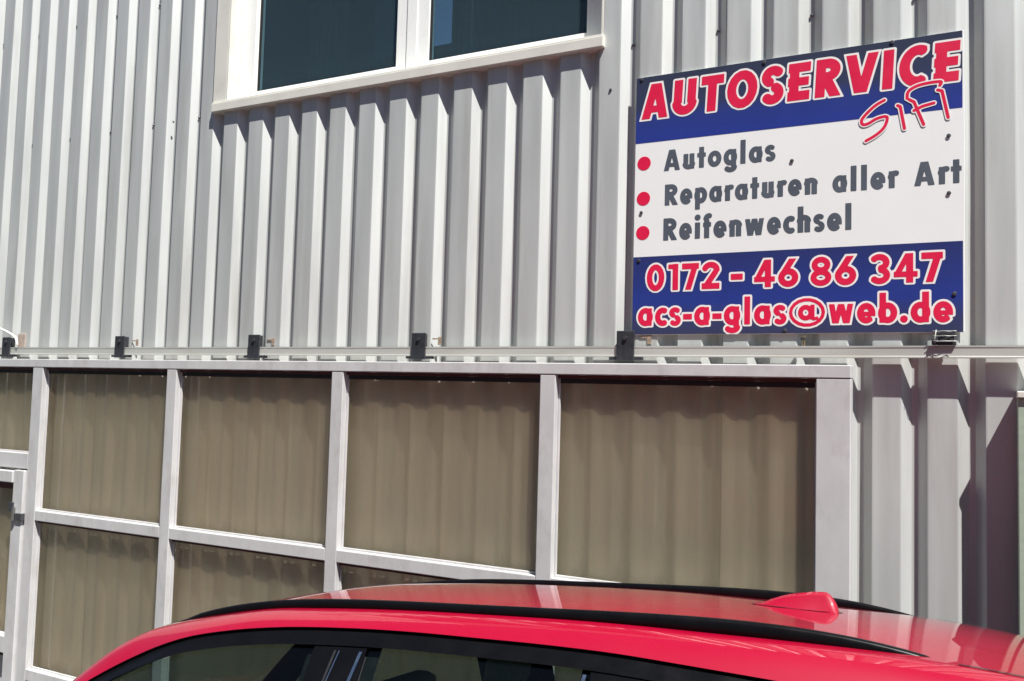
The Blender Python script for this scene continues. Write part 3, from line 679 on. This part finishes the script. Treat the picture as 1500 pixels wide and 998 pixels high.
for sd in (-1, 1):   # cant rails running down into the windscreen pillars, then to the rear pillars
    V, F = grid(lambda s, w: roof_pt(s, sd*w), lin(.98, 1.45, 20), [.47, .48, .49, .50, .51, .52, .53, .538, .545, .551, .556, .56])
    cmesh('windscreen_pillar', V, F, M_paint)
    V, F = grid(lambda s, w: (roof_pt(s, sd*w)[0]-.02, roof_pt(s, sd*w)[1]-sd*.012, roof_pt(s, sd*w)[2]-.014), lin(.90, 1.45, 14), lin(.43, .56, 6))
    cmesh('pillar_lining', V, F, M_cabin)
    # underside return of the drip edge
    V, F = grid(lambda s, t: (s, sd*(WD+off(s)-.012*t), drip(s)-.004*t), lin(-1.40, 1.45, 60), [0, .5, 1])
    cmesh('drip_edge', V, F, M_rubber)
    # side window surface: door frames, pillars and panes between drip edge and belt line
    BELT = -.50
    def side(s, v, ins=0):
        d = drip(s)-.004; ww = WD-.008+off(s)+(.79-WD+.008-off(s))*v**.9
        return (s, sd*(ww-ins), d+(BELT-d)*v)
    bars = [(-1.17, -1.12), (-.440, -.275), (.262, .405), (1.30, 1.45)]
    ss = sorted(set([round(x, 4) for b in bars for x in b]+[round(x, 4) for x in lin(-1.17, 1.45, 53)]))
    vmin = lambda s: min(.5, .034/max(.06, (drip(s)-BELT)))
    # frame strip under the drip edge
    V, F = grid(lambda s, t: side(s, vmin(s)*t), ss, [0, .5, 1])
    cmesh('window_frame_trim', V, F, M_gloss)
    V, F = grid(lambda s, t: side(s, vmin(s)*t, -.004), ss, [.82, 1.0])
    cmesh('window_seal', V, F, M_gloss)
    for a, b in bars:
        if b > 1.4: continue
        V, F = grid(lambda s, t: side(s, vmin(s)+(1-vmin(s))*t), lin(a, b, 4), lin(0, 1, 6))
        cmesh('door_pillar_trim', V, F, M_gloss)
    for x in (.270, .330, -.268):   # chrome edges, highlights built in as bright strips, and the door gap on the pillars
        V, F = grid(lambda s, t: side(x+(s-x)+.06*t-.0, .10+.9*t, -.004), [x, x+(.008 if x != .33 else .003)], lin(0, 1, 8))
        cmesh('chrome_highlight_edge', V, F, M_chrome)
    V, F = grid(lambda s, t: side(s+.04*t, .10+.9*t, -.003), [.340, .346], lin(0, 1, 8)); cmesh('door_gap', V, F, M_rubber)
    gs = [(-1.12, -.44), (-.275, .262), (.405, 1.36)]
    for a, b in gs:
        V, F = grid(lambda s, t: side(s, vmin(s)+(1-vmin(s))*t, .008), lin(a, b, 16), lin(0, 1, 8))
        cmesh('side_window', V, F, M_carglass)
    # red rear quarter between the last side window and the rear window, and the shoulder below it
    def quarter(a, v):
        p, q = Vector(side(-1.165, v)), Vector((-1.44-.34*v, sd*(.54+.08*v), -.160-.42*v))
        r = p.lerp(q, a); r.y += sd*.05*math.sin(math.pi*a)*(.3+.7*v); return tuple(r)
    V, F = grid(quarter, lin(0, 1, 10), lin(0, 1, 10)); cmesh('rear_quarter', V, F, M_paint)
    V, F = grid(lambda a, t: tuple(Vector(quarter(a, 1)).lerp(Vector((-1.165-.685*a, sd*bodyw(-1.165-.685*a, side_top(-1.165-.685*a)), side_top(-1.165-.685*a))), t)), lin(0, 1, 10), lin(0, 1, 3)); cmesh('rear_shoulder', V, F, M_paint)
    # roof rail: flat black bar following the roof edge, tapering into it at both ends
    V = []; F = []; st = lin(-1.05 if sd < 0 else -1.03, .972, 70)
    for k, s in enumerate(st):
        e = min(1, (k+.2)/3, (len(st)-1-k+.2)/4); top = arch(s); w0 = railw(s); base_h = roofh(s, .46)-.004
        top = max(base_h+.004, base_h+(top-base_h)*min(1, .35+.65*e))
        hw = .0115*(.35+.65*e)
        ring = [(w0-hw, base_h), (w0-hw*.95, top-.006), (w0-hw*.6, top), (w0+hw*.6, top), (w0+hw*.97, top-.006), (w0+hw*1.1, base_h-.004)]
        V += [(s, sd*a, b) for a, b in ring]
    n = 6
    for k in range(len(st)-1):
        for i in range(n): j = (i+1) % n; F.append((k*n+i, k*n+j, (k+1)*n+j, (k+1)*n+i))
    F += [tuple(range(n)), tuple((len(st)-1)*n+i for i in range(n))]
    rr = cmesh('roof_rail', V, F, M_gloss)
    V, F = grid(lambda s, t: (s, sd*(.455+.008*t), roofh(s, .455)+.0015), lin(-1.385, -.975, 12), [0, 1]); cmesh('roof_seam', V, F, M_rubber)
    V, F = grid(lambda s, t: (s, sd*(railw(s)-.004+.012*t), arch(s)+.0015), lin(-.975, -.945, 4), [0, 1]); cmesh('rail_tip_highlight', V, F, M_chrome, rr)  # bright strip standing for the highlight on the rail's rear tip
# aerial fin
fs = [(-.740, -.014, .012), (-.737, -.004, .018), (-.729, .012, .0195), (-.716, .0255, .018), (-.70, .0275, .018), (-.66, .0245, .020), (-.62, .018, .020), (-.58, .006, .019), (-.55, -.006, .014), (-.535, -.010, .004)]
ft, fw = interp([(a, b) for a, b, _ in fs]), interp([(a, c) for a, _, c in fs])
fs = [(s, ft(s), fw(s)) for s in sorted(set([f[0] for f in fs]+lin(-.735, -.535, 40)))]
V = []; F = []
for s, top, hw in fs:
    b0 = roofh(s, 0)-.002
    top = max(top, b0+.003)
    V += [(s, -hw*1.25, b0), (s, -hw, b0+.006), (s, -hw*.35, b0+(top-b0)*.75), (s, 0, top), (s, hw*.35, b0+(top-b0)*.75), (s, hw, b0+.006), (s, hw*1.25, b0)]
for k in range(len(fs)-1):
    for i in range(6): F.append((k*7+i, k*7+i+1, (k+1)*7+i+1, (k+1)*7+i))
F += [tuple(range(7)), tuple((len(fs)-1)*7+i for i in range(7))]
fin = cmesh('aerial_fin', V, F, M_paint)
V, F = grid(lambda a, t: (-.638+.112*(1 if t else .86)*math.cos(a), .030*(1 if t else .8)*math.sin(a), roofh(-.638+.112*math.cos(a), 0)+.0012), lin(0, 2*math.pi, 32), [0, 1])
cmesh('fin_gasket', V, F, M_rubber, fin)
for sd in (-1, 1):   # cabin side trim above and between the side windows
    def lining(s, t):
        v = max(.02, min(.9, (drip(s)+.275+.02*math.cos(s*5))/(drip(s)-BELT))) if sd > 0 else vmin(s)*.95
        return side(s, v*t, .018)
    V, F = grid(lining, lin(-1.16, 1.22, 50), [0, 1]); cmesh('window_lining', V, F, M_cabin)
    for a, b in ((-1.16, -1.08), (-.47, -.25), (.235 if sd < 0 else .30, .43 if sd < 0 else .54)):
        V, F = grid(lambda s, t: side(s, t, .022), lin(a, b, 4), lin(0, 1, 6)); cmesh('pillar_lining', V, F, M_cabin)
    tube_ = [(.36-.12*k/8, sd*(.56+.018*k), -.14-.05*k) for k in range(9)]
    V, F = grid(lambda k, t: (tube_[int(k)][0]+.045*t, tube_[int(k)][1]-sd*.03, tube_[int(k)][2]), range(9), [0, 1]); cmesh('seat_belt', V, F, M_rubber)
# windscreen and rear window
def ws(t, u):   # t down the glass, u across
    s = .985+(1.50-.985)*t; hw = .475+.255*t
    return (s+.05*(1-u*u)*t+.02*(1-u*u), u*hw, roofc(.98)-.004+(-.50-roofc(.98))*(t**1.05)-.028*u*u*(1-t))
V, F = grid(ws, lin(0, 1, 12), lin(-1, 1, 16)); cmesh('windscreen', V, F, M_carglass)
V, F = grid(lambda t, u: (-1.44-.34*t-.03*(1-u*u), u*(.53+.08*t), -.155-.42*t-.02*u*u), lin(0, 1, 8), lin(-1, 1, 12)); cmesh('rear_window', V, F, M_carglass)
V, F = grid(lambda t, u: (-1.40-.10*t, u*(WD-.03*t), roof_pt(-1.40, u*WD)[2]-.02*t), lin(0, 1, 3), lin(-1, 1, 24)); cmesh('roof_spoiler', V, F, M_paint)
# lower body
ARCH = [(1.40, -1.27), (-1.22, -1.27)]; R_ = .345
def bside(s, h, sd):
    # pull the mesh lines that meet a wheel opening onto its circle
    for cx, cz in ARCH:
        d = math.hypot(s-cx, h-cz)
        if R_*.86 < d < R_*1.14: s, h = cx+(s-cx)*R_*1.0/d, cz+(h-cz)*R_/d
    return (s, sd*bodyw(s, h), h)
for sd in (-1, 1):
    us = lin(-1.85, 2.25, 82); vs_ = lin(0, 1, 22); V = [bside(u, side_top(u)+(-1.42-side_top(u))*v, sd) for u in us for v in vs_]; n = len(vs_); F = []
    for i in range(len(us)-1):
        for j in range(n-1):
            cs = (us[i]+us[i+1])/2; chh = side_top(cs)+(-1.42-side_top(cs))*(vs_[j]+vs_[j+1])/2
            if any(math.hypot(cs-a, chh-b) < R_*.97 for a, b in ARCH): continue
            F.append((i*n+j, i*n+j+1, (i+1)*n+j+1, (i+1)*n+j))
    cmesh('body_side', V, F, M_paint)
    for x in (1.30, .33, -.50):
        V, F = grid(lambda h, t: (x+.006*t, sd*(bodyw(x, h)+.0012), h), lin(BELT-.01, -1.30, 12), [0, 1]); cmesh('door_gap', V, F, M_rubber)
    for x in (.50, -.32):
        V, F = grid(lambda a, t: (x+a, sd*(bodyw(x, -.68)+.018*math.sin(max(0, min(1, a/.2))*math.pi)+.002), -.68+.022*t), lin(0, .2, 8), [0, 1]); cmesh('door_handle', V, F, M_paint)
    V, F = grid(lambda s, t: (s, sd*(.795*plan(s)+.006), BELT+.006-.018*t), lin(-1.1, 1.42, 20), [0, 1]); cmesh('belt_trim', V, F, M_chrome)
    # mirror
    V = []; F = []
    for k, (a, r) in enumerate(((0, .02), (.04, .06), (.12, .085), (.2, .075), (.235, .03))):
        for i in range(12): q = 2*math.pi*i/12; V.append((1.22+.75*r*math.cos(q), sd*(.82+a), -.52+r*math.sin(q)))
    for k in range(4):
        for i in range(12): j = (i+1) % 12; F.append((k*12+i, k*12+j, (k+1)*12+j, (k+1)*12+i))
    F += [tuple(range(12)), tuple(48+i for i in range(12))]
    cmesh('door_mirror', V, F, M_paint)
    for (cx, cz) in ARCH:
        V, F = grid(lambda a, t: (cx+(R_+.03*t-.01)*math.cos(a), sd*(bodyw(cx, cz+.3*math.sin(a))+.006), cz+(R_+.03*t-.01)*math.sin(a)), lin(-.3, math.pi+.3, 26), [0, 1]); cmesh('wheel_arch_trim', V, F, M_rubber)
        V = []; F = []; rs = [(.66, .20), (.655, .30), (.70, .315), (.84, .315), (.865, .29), (.865, .23), (.85, .22)]
        for a, r in rs:
            for i in range(28): q = 2*math.pi*i/28; V.append((cx+r*math.cos(q), sd*a*.985, cz+r*math.sin(q)))
        for k in range(len(rs)-1):
            for i in range(28): j = (i+1) % 28; F.append((k*28+i, k*28+j, (k+1)*28+j, (k+1)*28+i))
        wh = cmesh('wheel', V, F, M_rubber)
        V = []; F = []
        for k in range(5):
            a = 2*math.pi*k/5; c_, s_ = math.cos(a), math.sin(a); b0 = len(V)
            for r, hw, w in ((.03, .035, .85), (.22, .028, .835)):
                for t in (-1, 1): V.append((cx+r*c_-t*hw*s_, sd*w*.985, cz+r*s_+t*hw*c_)); V.append((cx+r*c_-t*hw*s_, sd*(w-.03)*.985, cz+r*s_+t*hw*c_))
            F += [(b0, b0+2, b0+6, b0+4), (b0, b0+1, b0+5, b0+4), (b0+2, b0+3, b0+7, b0+6)]
        b0 = len(V)
        for i in range(16): q = 2*math.pi*i/16; V.append((cx+.055*math.cos(q), sd*.84, cz+.055*math.sin(q)))
        F.append(tuple(b0+i for i in range(16)))
        cmesh('rim', V, F, M_chrome, wh, smooth=False)
    V, F = grid(lambda s, t: (s, sd*(bodyw(s, -.74-.11*t)+.004), -.74-.11*t), lin(1.98, 2.245, 6), lin(0, 1, 3)); cmesh('headlight', V, F, M_clear)
    V, F = grid(lambda a, t: (-1.85-.04*(1-(.60+.38*a)**2)-.02*math.sin((-.72-.14*t+.5)*-3)-.006, sd*(.60+.38*a)*bodyw(-1.85, -.8), -.72-.14*t), lin(0, 1, 6), lin(0, 1, 4)); cmesh('tail_light', V, F, M_lamp)
V, F = grid(lambda s, u: (s+.03*(1-u*u), u*bodyw(s, side_top(s)), side_top(s)+.05*(1-u**4)), lin(1.40, 2.25, 16), lin(-1, 1, 20)); cmesh('bonnet', V, F, M_paint)
V, F = grid(lambda u, h: (2.25+.05*(1-u*u)+.03*math.sin((h+.68)*-4), u*bodyw(2.25, h), h+(.05*(1-u**4) if h > -.69 else 0)), lin(-1, 1, 20), lin(-.687, -1.42, 8)); cmesh('front_bumper', V, F, M_paint)
V, F = grid(lambda u, h: (2.335+.05*(-u*u)+.006, u*.5, h), lin(-.9, .9, 10), lin(-.82, -1.02, 4)); cmesh('grille', V, F, M_gloss)
V, F = grid(lambda u, h: (-1.85-.04*(1-u*u)-.02*math.sin((h+.5)*-3), u*bodyw(-1.85, h), h), lin(-1, 1, 20), lin(side_top(-1.85), -1.42, 8)); cmesh('tailgate', V, F, M_paint)
V, F = grid(lambda s, u: (s, u*.70, -1.38), lin(-1.8, 2.2, 2), [-1, 1]); cmesh('underbody', V, F, M_rubber)
# cabin
V, F = grid(lambda s, w: (s, w, roofh(s, w)-.028-.03*(w/.5)**4), lin(-1.38, .96, 20), lin(-.54, .54, 10)); cmesh('headliner', V, F, M_cabin)
V, F = grid(lambda a, t: (-1.78-.07*t, (.62+(.79*plan(-1.85)-.62)*t)*a, -.575+(side_top(-1.85)+.575)*t), lin(-1, 1, 8), [0, 1]); cmesh('tailgate_sill', V, F, M_paint)
V, F = grid(lambda s, w: (s, w, -1.12), lin(-1.7, 1.4, 2), [-.72, .72]); cmesh('cabin_floor', V, F, M_cabin)
for sd in (-1, 1):
    V, F = grid(lambda s, h: (s, sd*.74, h), lin(-1.7, 1.4, 4), [-.52, -1.12]); cmesh('door_panel', V, F, M_cabin)
V, F = grid(lambda t, w: (1.05+.42*t, w, -.60+.08*math.sin(t*math.pi)), lin(0, 1, 6), lin(-.74, .74, 6)); cmesh('dashboard', V, F, M_cabin)
for w in (-.36, .36):
    for s in (.50, -.28):
        st_ = rbox('seat', s, s+.50, w-.24, w+.24, -1.12, -.86, 0, M_seat)
        rbox('seat_back', s-.06, s+.06, w-.22, w+.22, -.90, -.36, -.28, M_seat, st_)
        rbox('head_restraint', s-.24, s-.15, w-.12, w+.12, -.33, -.19, -.2, M_seat if s > 0 else M_cabin, st_, .03)
V = []; F = []
for i in range(20):
    a = 2*math.pi*i/20
    for j in range(6): b = 2*math.pi*j/6; r = .18+.015*math.cos(b); V.append((.93+.3*r*math.sin(a)*.4+.015*math.sin(b), -.36+r*math.cos(a), -.56+r*math.sin(a)))
for i in range(20):
    for j in range(6): F.append((i*6+j, i*6+(j+1) % 6, ((i+1) % 20)*6+(j+1) % 6, ((i+1) % 20)*6+j))
cmesh('steering_wheel', V, F, M_cabin)
rbox('rear_view_mirror', .90, .93, -.11, .11, -.17, -.11, 0, M_cabin, None, .01)
